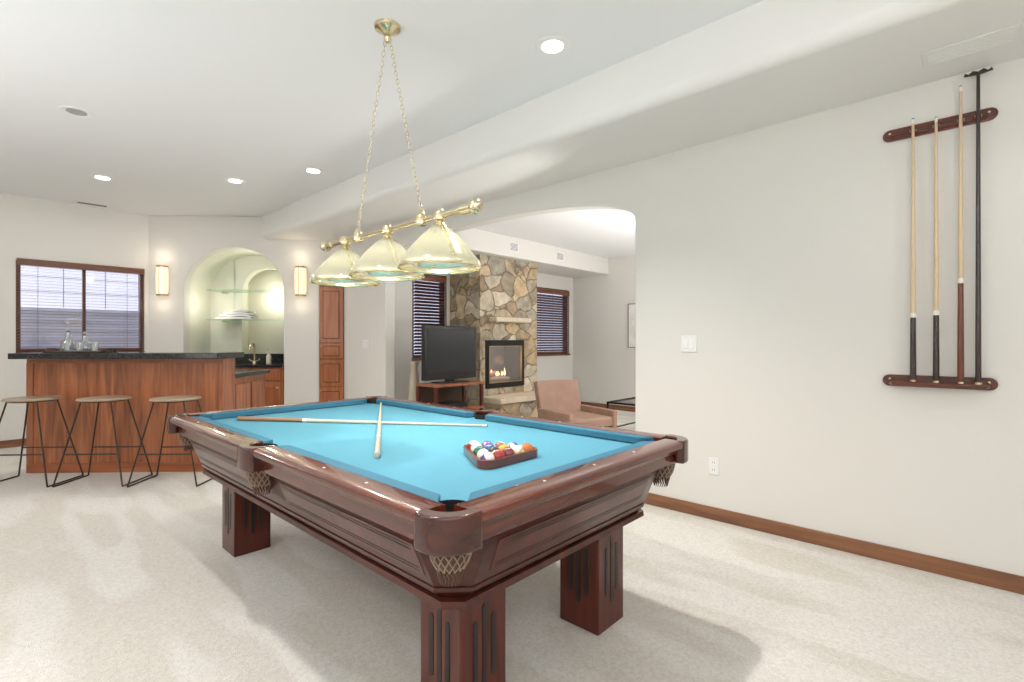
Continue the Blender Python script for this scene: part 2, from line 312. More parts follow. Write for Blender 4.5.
# ------------------------------------------------------------------ lamps in the ceiling, vents, plates
def can(x, y, z, label, on=True, e=13, spot=None):
    t = thing('recessed_light', label, 'ceiling light', (x, y, z), 0, 'recessed ceiling lights')
    MB().lathe([(.062, -.001), (.085, -.006), (.10, -.004), (.103, 0), (.062, 0)], n=32).build('trim_ring', M['ring'], t)
    MB().lathe([(0, -.003), (.062, -.003), (.062, 0), (0, 0)], n=24).build('lens', M['lens'] if on else M['lensoff'], t)
    if on:
        if spot: light('SPOT', (0, 0, -.02), e*3.2, t, size=.06, spot=math.radians(spot))
        else: light('AREA', (0, 0, -.012), e, t, size=.13)
    return t
can(2.29, 1.80, H, 'lit round recessed light nearest the soffit, right of the chain canopy', spot=104, e=50)
can(.53, 4.92, H, 'unlit grey recessed light, the only dark one in the ceiling', False)
can(.93, 6.71, H, 'lit recessed light over the left end of the bar')
can(1.91, 5.80, H, 'lit recessed light between the bar and the chain lamp, middle of the back row', spot=120, e=14)
can(2.33, 4.88, H, 'lit recessed light just left of the hanging chain, in front of the soffit', spot=96, e=18)
for x, y, s_, e_ in ((.5, 1.8, 110, 36), (-1.5, 1.8, 0, 12), (-1.5, 4.9, 0, 13), (.5, -1.3, 0, 9), (2.2, -1.3, 0, 9)):  # unseen cans: first set by the table shadow, others added as fill
    can(x, y, H, 'unseen recessed light placed for the light it casts', e=e_, spot=s_)['group'] = 'recessed lights out of view'
def vent(loc, rot, w, h, label, slotm=None):
    t = thing('air_vent', label, 'air vent', loc); t.rotation_euler = rot
    B(-w/2, w/2, -h/2, h/2, 0, .006).build('vent_frame', slotm if slotm else M['ring'], t, bevel=.002)
    mb = MB(); n = int(h/.02)
    for i in range(n): y = -h/2+.02+i*(h-.04)/max(1, n-1); mb.box(-w/2+.02, w/2-.02, y-.0045, y+.0045, .006, .0075)
    mb.build('louvre', slotm or M['slot'], t)
    return t
vent((1.02, 8.08, H), (PI, 0, 0), .32, .12, 'small ceiling air vent above the bar window')
vent((3.2, .02, HS), (PI, 0, PI/2), .34, .17, 'white air vent under the soffit above the cue rack', M['soff'])
vent((5.33, 4.9, 2.6), (PI/2, 0, 0), .2, .13, 'left air vent on the soffit above the stone fireplace')
vent((6.43, 4.9, 2.6), (PI/2, 0, 0), .2, .13, 'right air vent on the soffit above the fireplace window')
def plate(y, z, w, h, label, kind):
    t = thing('wall_plate' if kind == 's' else 'wall_outlet', label, 'light switch' if kind == 's' else 'outlet', (3.5, y, z))
    B(-.006, 0, -w/2, w/2, -h/2, h/2).build('cover_plate', M['white'], t, bevel=.003)
    if kind == 's':
        n = max(1, round(w/.06))
        for i in range(n):
            yy = (i-(n-1)/2)*.046; B(-.011, -.006, yy-.016, yy+.016, -.033, .033).build('rocker', M['ring'], t, bevel=.002)
    else:
        for s in (-1, 1):
            sk = B(-.008, -.006, -.017, .017, s*.025-.015, s*.025+.015).build('socket', M['ring'], t, bevel=.002)
            B(-.009, -.008, -.009, -.006, s*.025-.006, s*.025+.008).box(-.009, -.008, .006, .009, s*.025-.006, s*.025+.008).build('socket_slot', M['slot'], sk)
    return t
plate(1.508, 1.22, .118, .12, 'white double light switch on the long right wall', 's')
plate(1.33, .372, .073, .117, 'white electrical outlet low on the right wall', 'o')
plate(5.84, 1.20, .16, .12, 'white triple light switch left of the archway', 's')

# ------------------------------------------------------------------ pool table
T = thing('pool_table', 'mahogany pool table with turquoise cloth and fluted square legs', 'pool table', (1.503, 2.235, 0))
hx, hy, RT, BED = .730, 1.30, .80, .762
def arc(cx, cy, r, a0, a1, n=12): return [(cx+r*math.cos(math.radians(a0+(a1-a0)*i/n)), cy+r*math.sin(math.radians(a0+(a1-a0)*i/n))) for i in range(n+1)]
pcx, pcy, pr_ = .622, 1.192, .066
def cornerarc(sx, sy):
    a = [(pcx+pr_*math.cos(t), pcy+pr_*math.sin(t)) for t in [math.radians(-80-110*i/10) for i in range(11)]]
    return [(sx*x, sy*y) for x, y in a]
c1 = cornerarc(1, 1); c2 = cornerarc(-1, 1); c3 = cornerarc(-1, -1); c4 = cornerarc(1, -1)
sideR = arc(.648, 0, .056, 254, 106, 10); sideL = [(-x, y) for x, y in sideR]
poly = sideR+c1+c2[::-1]+sideL[::-1]+c3+c4[::-1]
MB().prism(poly, 'z', .72, BED).build('playing_surface', M['cloth'], T)
IW = .632
prof = [(IW, .70), (IW, .797), (IW+.008, RT), (.704, RT), (.720, .798), (.728, .793), (.730, .782), (.728, .772), (.722, .768), (.715, .764), (.708, .752), (.698, .745), (.688, .742), (.688, .70)]
g = .080
for sx in (-1, 1):
    for s in (1, -1):
        a, b = sorted((s*g, s*1.185))
        MB().prism([(sx*u, z) for u, z in prof], 'y', a, b).build('rail', M['maho'], T)
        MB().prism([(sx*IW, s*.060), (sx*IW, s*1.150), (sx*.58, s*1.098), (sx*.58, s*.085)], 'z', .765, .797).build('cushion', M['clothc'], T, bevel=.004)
for sy in (-1, 1):
    MB().prism([(sy*(u+.570), z) for u, z in prof], 'x', -.620, .620).build('rail', M['mahox'], T)
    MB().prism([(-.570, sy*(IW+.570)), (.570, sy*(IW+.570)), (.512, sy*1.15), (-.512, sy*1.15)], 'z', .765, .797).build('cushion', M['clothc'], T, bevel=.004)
for sx in (-1, 1):
    for s in (-1, 1):
        for k in (.3, .575, .85): MB().lathe([(0, .0012), (.0055, .0012), (.0055, 0)], (sx*.672, s*k, RT), 10).build('sight', M['sight'], T)
for sy in (-1, 1):
    for k in (-.28, 0, .28): MB().lathe([(0, .0012), (.0055, .0012), (.0055, 0)], (k, sy*1.242, RT), 10).build('sight', M['sight'], T)
def basket(cx, cy, par):
    MB().lathe([(pr_-.006, .79), (pr_-.006, .70), (.048, .66), (.03, .63), (0, .622)], (cx, cy, 0), 24).build('pocket_liner', M['black'], par)
    net = MB().lathe([(.062, .705), (.060, .685), (.050, .648), (.034, .622), (0, .614)], (cx, cy, 0), 24).build('pocket_net', M['leather'], par)
    def rr(z): return .0635-(.70-z)*.10 if z > .685 else .062-(.685-z)/.037*.010 if z > .648 else .052-(.648-z)/.026*.016
    mb = MB()
    for k in range(16):
        for d in (-1, 1):
            pts = []
            for i in range(9):
                z = .700-i*.0095; a = 2*PI*k/16+d*i*.10; r = rr(z); pts.append((cx+r*math.cos(a), cy+r*math.sin(a), z))
            mb.tube(pts, .0020, 5)
    mb.build('pocket_lattice', M['fringe'], net)
    mb = MB()
    for k in range(20):
        a = 2*PI*k/20; mb.tube([(cx+.037*math.cos(a), cy+.037*math.sin(a), .626), (cx+.032*math.cos(a+.2), cy+.032*math.sin(a+.2), .604), (cx+.029*math.cos(a), cy+.029*math.sin(a), .586)], [.0045, .0032, .0015], 5)
    mb.build('pocket_fringe', M['leather'], net)
for sx in (-1, 1):
    for sy in (-1, 1):
        out = [(.733, 1.175)]+arc(.633, 1.203, .100, 0, 90, 14)+[(.605, 1.303)]
        inn = arc(pcx, pcy, pr_, 100, -12, 16)
        P = [(sx*x, sy*y) for x, y in out+[(.598, 1.268)]+inn+[(.696, 1.165)]]
        MB().prism(P, 'z', .702, .802).build('corner_pocket_block', M['block'], T, bevel=.010, seg=4)
        basket(sx*(pcx-.003), sy*(pcy-.003), T)
    out = [(.731, -.080), (.739, -.062), (.746, -.035), (.749, 0), (.746, .035), (.739, .062), (.731, .080)]
    inn = [(.632, .081)]+arc(.648, 0, .057, 105, -105, 12)[0:]+[(.632, -.081)]
    MB().prism([(sx*x, y) for x, y in out+inn], 'z', .702, .802).build('side_pocket_block', M['block'], T, bevel=.008, seg=3)
    basket(sx*.66, 0, T)
def octo(ix, ch, z):
    X, Y = hx-ix, hy-ix
    return [(X, -Y+ch, z), (X, Y-ch, z), (X-ch, Y, z), (-X+ch, Y, z), (-X, Y-ch, z), (-X, -Y+ch, z), (-X+ch, -Y, z), (X-ch, -Y, z)]
st = [(.044, .17, .745), (.046, .17, .722), (.050, .17, .718), (.050, .17, .712), (.058, .16, .708), (.062, .155, .690), (.066, .15, .687), (.070, .15, .684), (.135, .08, .532), (.139, .08, .530), (.139, .08, .526), (.135, .08, .524), (.140, .08, .508), (.152, .07, .505), (.164, .06, .486), (.150, .05, .483), (.148, .05, .462), (.165, .05, .456)]
MB().loft([octo(a, b, z) for a, b, z in st], cap=False).build('apron', M['mahod'], T)
MB().loft([octo(.166, .05, .457), octo(.166, .05, .468)]).build('base_frame', M['mahod'], T)
def insz(z): return .070+(.684-z)/.152*.065
def apanel(fn, y0, y1, za, zb, out, m, name, par=None):
    r0 = [fn(y0, za, out), fn(y1, za, out), fn(y1, zb, out), fn(y0, zb, out)]; r1 = [fn(y0, za, -.004), fn(y1, za, -.004), fn(y1, zb, -.004), fn(y0, zb, -.004)]
    return MB().loft([r0, r1]).build(name, m, par or T)
GR = (.650, .638, .578, .566)
for s2 in (-1, 1):
    fx = lambda u, z, o: (s2*(hx-insz(z)+o), u, z); fy = lambda u, z, o: (u, s2*(hy-insz(z)+o), z)
    for s in (-1, 1):
        y0, y1 = sorted((s*.14, s*1.06))
        p = apanel(fx, y0, y1, .556, .662, .0015, M['mahol'], 'apron_panel')
        for z in GR: apanel(fx, y0+.02, y1-.02, z-.0016, z+.0016, .0025, M['flute'], 'panel_groove', p)
    p = apanel(fy, -.46, .46, .556, .662, .0015, M['mahol'], 'apron_panel')
    for z in GR: apanel(fy, -.44, .44, z-.0016, z+.0016, .0025, M['flute'], 'panel_groove', p)
for sx in (-1, 1):
    for sy in (-1, 1):
        cx, cy = sx*.383, sy*.975; s = .102
        lg = B(cx-s, cx+s, cy-s, cy+s, 0, .456).build('leg', M['mahol'], T, bevel=.006)
        B(cx-s-.012, cx+s+.012, cy-s-.012, cy+s+.012, .44, .456).build('leg_moulding', M['mahol'], lg, bevel=.004)
        mb = MB()
        for k in (-1, 0, 1):
            z0, z1 = (.12, .385) if k == 0 else (.16, .345); w = .0105
            cap = [(w*math.cos(math.radians(a)), z1+w*math.sin(math.radians(a))) for a in range(0, 181, 30)]+[(w*math.cos(math.radians(a)), z0+w*math.sin(math.radians(a))) for a in range(180, 361, 30)]
            for d in (-1, 1):
                mb.prism([(cx+k*.040+u, z) for u, z in cap], 'y', cy+d*(s-.001), cy+d*(s+.002))
                mb.prism([(cy+k*.040+u, z) for u, z in cap], 'x', cx+d*(s-.001), cx+d*(s+.002))
        mb.build('fluting', M['flute'], lg)

# ------------------------------------------------------------------ balls and triangle
BX, BY = 1.445, 1.36
def rtri(off, n=8):
    out = []
    for k in range(3):
        a = math.radians(90+120*k); cx, cy = .1325*math.cos(a), .1325*math.sin(a)
        for i in range(n+1):
            b = a+math.radians(-60+120*i/n); out.append((cx+off*math.cos(b), cy+off*math.sin(b)))
    return out
o = MB().ring(rtri(.044), rtri(.0305), 0, .034).build('ball_triangle', M['redwood'], loc=(BX, BY+.066, BED+.0005), bevel=.002)
tag(o, 'red-brown wooden triangle rack holding the pool balls', 'ball rack')
cols = [('yellow', (.58, .35, .04)), ('blue', (.03, .06, .28)), ('red', (.33, .022, .022)), ('purple', (.10, .035, .20)), ('orange', (.50, .15, .035)), ('green', (.013, .13, .07)), ('maroon', (.16, .018, .026))]
kinds = [(n+' solid', c, False) for n, c in cols]+[('black solid', (.01, .01, .01), False)]+[(n+' striped', c, True) for n, c in cols]
order = [11, 2, 6, 8, 4, 13, 7, 0, 9, 5, 1, 14, 12, 3, 10]; q = 0
for k in range(5):
    for i in range(5-k):
        nm, c, st_ = kinds[order[q]]; q += 1
        o = MB().sphere((0, 0, 0), .0285, 24, 16).build('pool_ball', ballmat('ball_'+nm.replace(' ', '_'), c, st_), loc=(BX+(i-(4-k)/2)*.0572, BY+k*.0496, BED+.0286))
        o.rotation_euler = (random.uniform(-1, 1), random.uniform(-.9, .9), random.uniform(0, 6))
        tag(o, nm+' pool ball racked in the wooden triangle', 'pool ball', 'pool balls in the triangle')

# ------------------------------------------------------------------ cues
def cue(p0, p1, label, bm_, shaft=None, group=None, bl=.40, rb=.0145, rt=.0065):
    p0, p1 = Vector(p0), Vector(p1); L = (p1-p0).length
    t = thing('pool_cue', label, 'pool cue', p0, 0, group); t.rotation_mode = 'QUATERNION'; t.rotation_quaternion = (p1-p0).to_track_quat('Z', 'Y')
    R = lambda s: rb-(rb-rt)*s/L
    MB().lathe([(0, 0), (R(0), .002), (R(0), .02), (R(bl), bl), (0, bl)], n=14).build('butt', bm_, t)
    MB().lathe([(R(bl), bl), (R(bl)+.0006, bl+.004), (R(bl), bl+.025)], n=14).build('joint_ring', M['ivory'], t)
    MB().lathe([(R(bl), bl+.025), (R(L), L-.03), (0, L-.03)], n=14).build('shaft', shaft or M['maple'], t)
    MB().lathe([(R(L), L-.03), (R(L), L-.006), (0, L-.006)], n=12).build('ferrule', M['ivory'], t)
    MB().lathe([(R(L)*.95, L-.006), (R(L)*.8, L), (0, L+.001)], n=12).build('cue_tip', M['tip'], t)
    return t
a = W(-1.644, 3.0); b = W(-.134, 2.783)
cue((*a, BED+.0135), (*b, BED+.0062), 'brown-butted pool cue lying across the cloth, tip toward the triangle', M['tan'], shaft=M['pale'], bl=.42, rb=.013, rt=.0058)
a = W(-.549, 2.035); b = W(-.909, 3.47)
cue((*a, BED+.0125), (*b, .808), 'pale pool cue crossing over the other cue on the cloth', M['pale'], shaft=M['pale'], bl=.35, rb=.012, rt=.0058)
XR = 3.447
cue((XR, .245, 1.036), (XR, .245, 2.44), 'black-butted cue at the left end of the wall rack', M['ebony'], bl=.33, group='cues on the wall rack')
cue((XR, .150, 1.036), (XR, .150, 2.42), 'dark-butted cue second from left on the wall rack', M['ebony'], bl=.34, group='cues on the wall rack')
cue((XR, .054, 1.036), (XR, .054, 2.55), 'red-brown-butted tallest cue, third from left on the wall rack', M['redwood'], bl=.50, group='cues on the wall rack')
t = thing('bridge_stick', 'dark bridge stick with notched head at the right of the wall rack', 'bridge stick', (XR, -.012, 1.036))
MB().lathe([(0, 0), (.0125, .002), (.0125, .02), (.0075, 1.55), (0, 1.55)], n=14).build('stick', M['ebony'], t)
MB().prism([(-.055, 1.552), (-.05, 1.568), (-.036, 1.558), (-.02, 1.572), (0, 1.562), (.02, 1.572), (.036, 1.558), (.05, 1.568), (.055, 1.552), (.0, 1.545)], 'x', -.004, .004).build('bridge_head', M['ebony'], t, bevel=.001)
t = thing('cue_rack', 'mahogany two-piece wall cue rack on the right wall', 'cue rack', (3.5, .148, 1.0))
def rackpiece(z, dep):
    half = .232
    pl = arc(half-.03, z, .032, -90, 90, 8)+arc(-(half-.03), z, .032, 90, 270, 8)
    MB().prism(pl, 'x', -.02, 0).build('back_plate', M['maho'], t, bevel=.005)
    sh = [(.015, -half+.01), (-dep+.008, -half+.045), (-dep, -.1), (-dep, .1), (-dep+.008, half-.045), (.015, half-.01)]
    MB().prism([(x-.015, y) for x, y in sh], 'z', z-.023, z-.001).build('rack_shelf', M['maho'], t, bevel=.006)
    for y in (-.2, .2): MB().sphere((-.021, y, z+.008), .008, 10, 8).build('screw_cap', M['brass'], t)
rackpiece(.022, .063); rackpiece(1.385, .020)
for y in (.245, .15, .054, -.012):
    MB().lathe([(.0125, .0), (.016, 0), (.016, .010), (.0125, .010)], (XR-3.5, y-.148, .0212), 14).build('cue_cup', M['brass'], t)
    mb = MB()
    for s in (-1, 1): mb.box(XR-3.5-.012, -.033, y-.148+s*.0125-.002, y-.148+s*.0125+.002, 1.370, 1.376)
    mb.build('cue_clip', M['brassd'], t)

# ------------------------------------------------------------------ billiard light
LX, LYc = 1.535, 2.345
t = thing('billiard_light', 'brass three-shade billiard lamp hanging on two chains', 'pendant light', (LX, LYc, 0))
MB().lathe([(0, 2.905), (.02, 2.905), (.045, 2.925), (.068, 2.935), (.072, 2.95), (0, 2.95)], n=28).build('canopy', M['brass'], t)
MB().lathe([(0, 2.86), (.012, 2.865), (.02, 2.885), (.012, 2.905)], n=16).build('canopy_hook', M['brass'], t)
def chain(p0, p1):
    mb = MB(); p0, p1 = Vector(p0), Vector(p1); d = p1-p0; L = d.length; n = int(L/.026); q = d.to_track_quat('Z', 'Y').to_matrix().to_4x4()
    for i in range(n):
        m = Matrix.Translation(p0+d*((i+.5)/n)) @ q @ Matrix.Rotation(PI/2*(i % 2)+.6, 4, 'Z')
        mb.tube([m @ Vector((.0075*math.cos(a), 0, .0165*math.sin(a))) for a in [2*PI*k/10 for k in range(10)]], .0017, 5, True)
    return mb
zR = 1.845
for s in (-1, 1):
    p0, p1 = Vector((0, s*.02, 2.88)), Vector((0, s*.302, zR+.055)); d = p1-p0
    ch = chain(p0, p1).build('chain', M['brass'], t)
    MB().tube([p0+d*(k/40)+Vector((.007*math.sin(k*1.9), .005*math.cos(k*1.9), 0)) for k in range(41)], .0016, 5).build('lamp_cord', M['ivory'], ch)
    MB().lathe([(0, .06), (.012, .055), (.02, .035), (.03, .02), (.03, -.02), (.02, -.025), (0, -.025)], (0, s*.302, zR), 18).build('chain_mount', M['brass'], t)
MB().tube([(0, -.68, zR), (0, .68, zR)], .0135, 14).build('crossbar', M['brass'], t)
for s in (-1, 1):
    MB().sphere((0, s*.70, zR), .034, 18, 12).build('finial', M['brass'], t)
    MB().tube([(0, s*.60, zR), (0, s*.61, zR), (0, s*.67, zR), (0, s*.68, zR)], [.014, .022, .022, .014], 16).build('finial_collar', M['brass'], t)
for k in (-1, 0, 1):
    y = k*.45
    MB().lathe([(0, zR+.03), (.018, zR+.028), (.03, zR+.01), (.03, zR-.02), (.022, zR-.03), (.03, zR-.045), (.048, zR-.058), (.05, zR-.068)], (0, y, 0), 24).build('shade_holder', M['brass'], t)
    sh = MB().lathe([(.045, zR-.055), (.055, zR-.068), (.085, zR-.094), (.135, zR-.148), (.176, zR-.203), (.194, zR-.224), (.198, zR-.238), (.196, zR-.252)], (0, y, 0), 56).build('lamp_shade', M['shade'], t)
    MB().lathe([(.196, zR-.246), (.2005, zR-.250), (.1985, zR-.257), (.194, zR-.253), (.196, zR-.246)], (0, y, 0), 48).build('shade_rim', M['brass'], sh)
    MB().sphere((0, y, zR-.14), .032, 14, 10).build('bulb', M['bulb'], t)
    light('POINT', (0, y, zR-.21), 9, t, size=.04, col=(1, .95, .88))

# ------------------------------------------------------------------ bar
bo = W(-4.55, 4.70); BL = (bo[0], bo[1], 0)
def Bp(x, y, z): return (BL[0]+NX.x*x+NY.x*y, BL[1]+NX.y*x+NY.y*y, z)
t = thing('bar_cabinet', 'reddish cherry wood bar front under the raised black granite top', 'bar', BL, R45)
B(0, 1.80, 0, .22, 0, 1.075).build('front_panel', M['cherry'], t, bevel=.004)
B(-.006, 1.806, -.014, 0, 0, .09).build('bar_baseboard', M['cherryx'], t, bevel=.003)
B(-.003, 1.803, -.012, 0, 1.03, 1.075).build('bar_cornice', M['cherryx'], t, bevel=.003)
B(-.008, .05, -.008, 0, .09, 1.03).build('corner_stile', M['cherryd'], t)
o = B(.0, 1.85, -.20, .30, 1.0755, 1.13).build('raised_counter', M['granite'], loc=BL, rz=R45, bevel=.006); tag(o, 'raised black speckled granite counter along the top of the cherry bar', 'countertop')
t = thing('return_cabinet', 'cherry base cabinet behind the right end of the bar', 'cabinet', Bp(0, 0, 0), R45)
B(1.2, 1.76, .225, .97, 0, .87).build('cabinet_body', M['cherryd'], t)
B(1.76, 1.776, .28, .58, .12, .80).build('side_panel', M['cherry'], t, bevel=.004); B(1.76, 1.776, .63, .93, .12, .80).build('side_panel', M['cherry'], t, bevel=.004)
o = B(1.17, 1.80, .225, 1.0, .8705, .91).build('return_counter', M['granite'], loc=BL, rz=R45, bevel=.005); tag(o, 'lower black granite counter behind the right end of the bar', 'countertop')
t = thing('back_cabinet', 'cherry base cabinet with drawers under the arched niche', 'cabinet', A0, R45)
B(n0+.01, n1-.01, .0, .6, .09, .88).build('cabinet_body', M['cherryd'], t); B(n0+.01, n1-.01, .05, .6, 0, .09).build('toe_kick', M['dark'], t)
for i in range(3):
    x0 = n0+.03+i*.43; x1 = x0+.41
    d = B(x0, x1, -.02, 0, .70, .86).build('drawer', M['cherryo'], t, bevel=.006); MB().sphere(((x0+x1)/2, -.033, .78), .014, 10, 8).build('knob', M['brass'], d)
    d = B(x0, x1, -.02, 0, .12, .68).build('cabinet_door', M['cherryo'], t, bevel=.006); B(x0+.06, x1-.06, -.028, -.02, .18, .62).build('raised_panel', M['cherryd'], d, bevel=.006); MB().sphere((x1-.03, -.033, .60), .014, 10, 8).build('knob', M['brass'], d)
o = B(n0+.005, n1-.005, -.04, .645, .8805, .92).build('niche_counter', M['granite'], loc=A0, rz=R45, bevel=.004); tag(o, 'black granite counter inside the arched niche', 'countertop')
o = B(n0+.005, n1-.005, .60, .64, .9205, 1.05).build('backsplash', M['granite'], loc=A0, rz=R45, bevel=.003); tag(o, 'low black granite backsplash at the back of the niche', 'backsplash')
for z, w in ((1.96, 'upper'), (1.54, 'lower')):
    t = thing('glass_shelf', w+' glass shelf inside the arched niche', 'shelf', N(0, 0, z), R45, 'glass shelves in the niche')
    B(.62, n1-.01, .28, .645, 0, .014).build('shelf_pane', M['glass'], t)
    for x in (.72, 1.76): B(x-.01, x+.01, .50, .648, -.02, 0).build('shelf_bracket', M['brass'], t)
def lathe_thing(name, label, cat, loc, prof, m, group=None, n=20):
    o = MB().lathe(prof, (0, 0, 0), n).build(name, m, loc=loc); return tag(o, label, cat, group)
mb = MB()
for k, (w, h0) in enumerate(((.25, 0), (.23, .035), (.19, .07), (.13, .105))):
    rings = []
    for i in range(9):
        u = -w+2*w*i/8; zz = h0+.008*math.sin(i*1.3+k)*(k > 0); th = .034*(1-.35*abs(u/w)**4)
        rings.append([(u+.03*k, y, z) for y, z in ((-.11, zz+.006), (-.095, zz), (.095, zz), (.11, zz+.006), (.11, zz+th-.006), (.09, zz+th), (-.09, zz+th), (-.11, zz+th-.006))])
    mb.loft(rings)
o = mb.build('folded_cloth', M['ceramic'], loc=N(.96, .44, 1.5545), rz=R45); tag(o, 'folded white cloth piled on the lower glass shelf of the niche', 'cloth')
t = thing('bar_faucet', 'brass gooseneck faucet on the niche counter', 'faucet', N(1.22, .42, .9205), R45)
MB().lathe([(0, 0), (.028, 0), (.028, .012), (.014, .03), (0, .03)], n=18).build('faucet_base', M['brass'], t)
MB().tube([(0, 0, .02), (0, 0, .22)]+[(0, -.07+.07*math.cos(a), .22+.07*math.sin(a)) for a in [PI*k/10 for k in range(1, 11)]]+[(0, -.14, .19)], .011, 10).build('spout', M['brass'], t)
for s in (-1, 1): MB().tube([(0, 0, .022), (s*.05, 0, .03), (s*.075, -.01, .055)], [.008, .007, .009], 8).build('handle', M['brass'], t)
t = thing('soap_dispenser', 'small brass soap pump right of the faucet on the niche counter', 'soap dispenser', N(1.44, .38, .9205), R45)
MB().lathe([(0, 0), (.032, 0), (.034, .10), (.02, .13), (0, .13)], n=18).build('bottle_body', M['label'], t)
MB().tube([(0, 0, .12), (0, 0, .19), (0, -.02, .205), (0, -.06, .20)], .007, 8).build('pump', M['brass'], t)
for x, w in ((.20, 'left'), (2.047, 'right')):
    t = thing('wall_sconce', 'lit brass and frosted glass sconce '+w+' of the arched niche', 'wall light', N(x, 0, 1.86), R45, 'sconces beside the niche')
    B(-.065, .065, -.02, 0, .02, .38).build('back_plate', M['brassd'], t, bevel=.004)
    MB().lathe([(0, .012), (.066, .012), (.074, .04), (.078, .12), (.078, .28), (.074, .36), (.066, .388), (0, .388)], (0, -.015, 0), 24, PI, 2*PI).build('glass_shade', M['scon'], t)
    for z in (-.004, .380): MB().lathe([(0, z), (.072, z), (.072, z+.020), (0, z+.020)], (0, -.015, 0), 24, PI, 2*PI).build('brass_band', M['brassd'], t)
    MB().tube([(0, -.094+.001*abs(z-.2), z) for z in (.01, .1, .2, .3, .39)], .004, 6).build('center_bar', M['brass'], t)
    light('POINT', (0, -.14, .52), .9, t, size=.08, col=(1, .84, .64)); light('POINT', (0, -.14, -.12), .7, t, size=.08, col=(1, .84, .64))
t = thing('tall_cabinet', 'tall reddish cherry cabinet with panelled doors right of the niche', 'cabinet', N(2.455, 0, 0), R45)
B(-.16, .170, .0, .015, .0, 2.04).build('cabinet_body', M['cherryo'], t)
B(-.163, .170, -.014, 0, 1.99, 2.05).build('crown', M['cherryo'], t, bevel=.005)
for z0, z1, nm in ((1.22, 1.98, 'cabinet_door'), (.62, .98, 'cabinet_door'), (1.0, 1.205, 'drawer'), (.12, .60, 'cabinet_door')):
    d = B(-.157, .166, -.016, 0, z0, z1).build(nm, M['cherryo'], t, bevel=.005)
    a, b = (z0+.05, z1-.05) if z1-z0 > .25 else (z0+.03, z1-.03)
    B(-.108, .118, -.0175, -.016, a, b).build('panel_recess', M['dark'], d)
    B(-.100, .110, -.026, -.0165, a+.009, b-.009).build('raised_panel', M['cherryo'], d, bevel=.009, seg=1)
    MB().sphere((-.134, -.028, z0+.08 if z1 > 1.3 else z1-.04), .012, 10, 8).build('knob', M['brass'], d)
def stool(xc, yc, label, first=None):
    p = W(xc, yc)
    if first: return dup(first, (*p, 0), R45, label)
    t = thing('bar_stool', label, 'bar stool', (*p, 0), R45, 'bar stools along the bar')
    MB().lathe([(0, .722), (.18, .722), (.193, .726), (.195, .733), (.188, .741), (0, .742)], n=36).build('seat', M['seat'], t)
    MB().tube([(.16*math.cos(a), .16*math.sin(a), .7165) for a in [2*PI*k/24 for k in range(24)]], .0055, 8, True).build('seat_ring', M['steel'], t)
    for sx in (-1, 1):
        for sy in (-1, 1): MB().tube([(sx*.125, sy*.10, .717), (sx*.285, sy*.185, .009)], .0066, 8).build('leg', M['steel'], t)
        MB().tube([(sx*.285, -.185, .0075), (sx*.285, .185, .0075)], .0066, 8).build('floor_runner', M['steel'], t)
    for sy in (-1, 1): MB().tube([(-.225, sy*.153, .272), (.225, sy*.153, .272)], .0066, 8).build('footrest', M['steel'], t)
    return t
s0 = stool(-4.22, 4.40, 'round wooden bar stool with dark metal legs, leftmost at the bar')
stool(-3.60, 4.42, 'round wooden bar stool between the other two at the bar', s0); stool(-2.97, 4.42, 'round wooden bar stool nearest the pool table', s0)
t = thing('serving_tray', 'wide dark wooden tray on the left part of the bar top', 'tray', Bp(.44, .06, 1.1305), R45)
B(-.25, .25, -.13, .13, 0, .014).build('tray_base', M['dark'], t, bevel=.003)
for s in (-1, 1): MB().tube([(s*.25, -.08, .01), (s*.285, -.05, .035), (s*.285, .05, .035), (s*.25, .08, .01)], .007, 8).build('tray_handle', M['dark'], t)
dec = [(0, 0), (.05, 0), (.055, .02), (.05, .08), (.02, .12), (.017, .16), (.024, .17), (.02, .172), (.013, .16), (.016, .12), (.045, .078), (.048, .02), (0, .012)]
for x, y, s, w in ((.30, .08, 1.1, 'left'), (.43, .11, .9, 'middle')):
    t = thing('decanter', 'crystal decanter with stopper, '+w+' one on the bar tray', 'decanter', Bp(x, y, 1.145), R45)
    MB().lathe([(r*s, z*s) for r, z in dec], n=18).build('decanter_body', M['glassw'], t); MB().sphere((0, 0, .19*s), .02*s, 12, 8).build('stopper', M['glassw'], t)
tg = [(0, 0), (.03, 0), (.034, .08), (.031, .08), (.027, .01), (0, .01)]
for i, (x, y) in enumerate(((.37, .0), (.47, .0), (.54, .09), (.60, .01))): lathe_thing('tumbler', 'small clear tumbler on the bar tray', 'glass', Bp(x, y, 1.145), tg, M['glassw'], 'tumblers on the bar tray', 14)

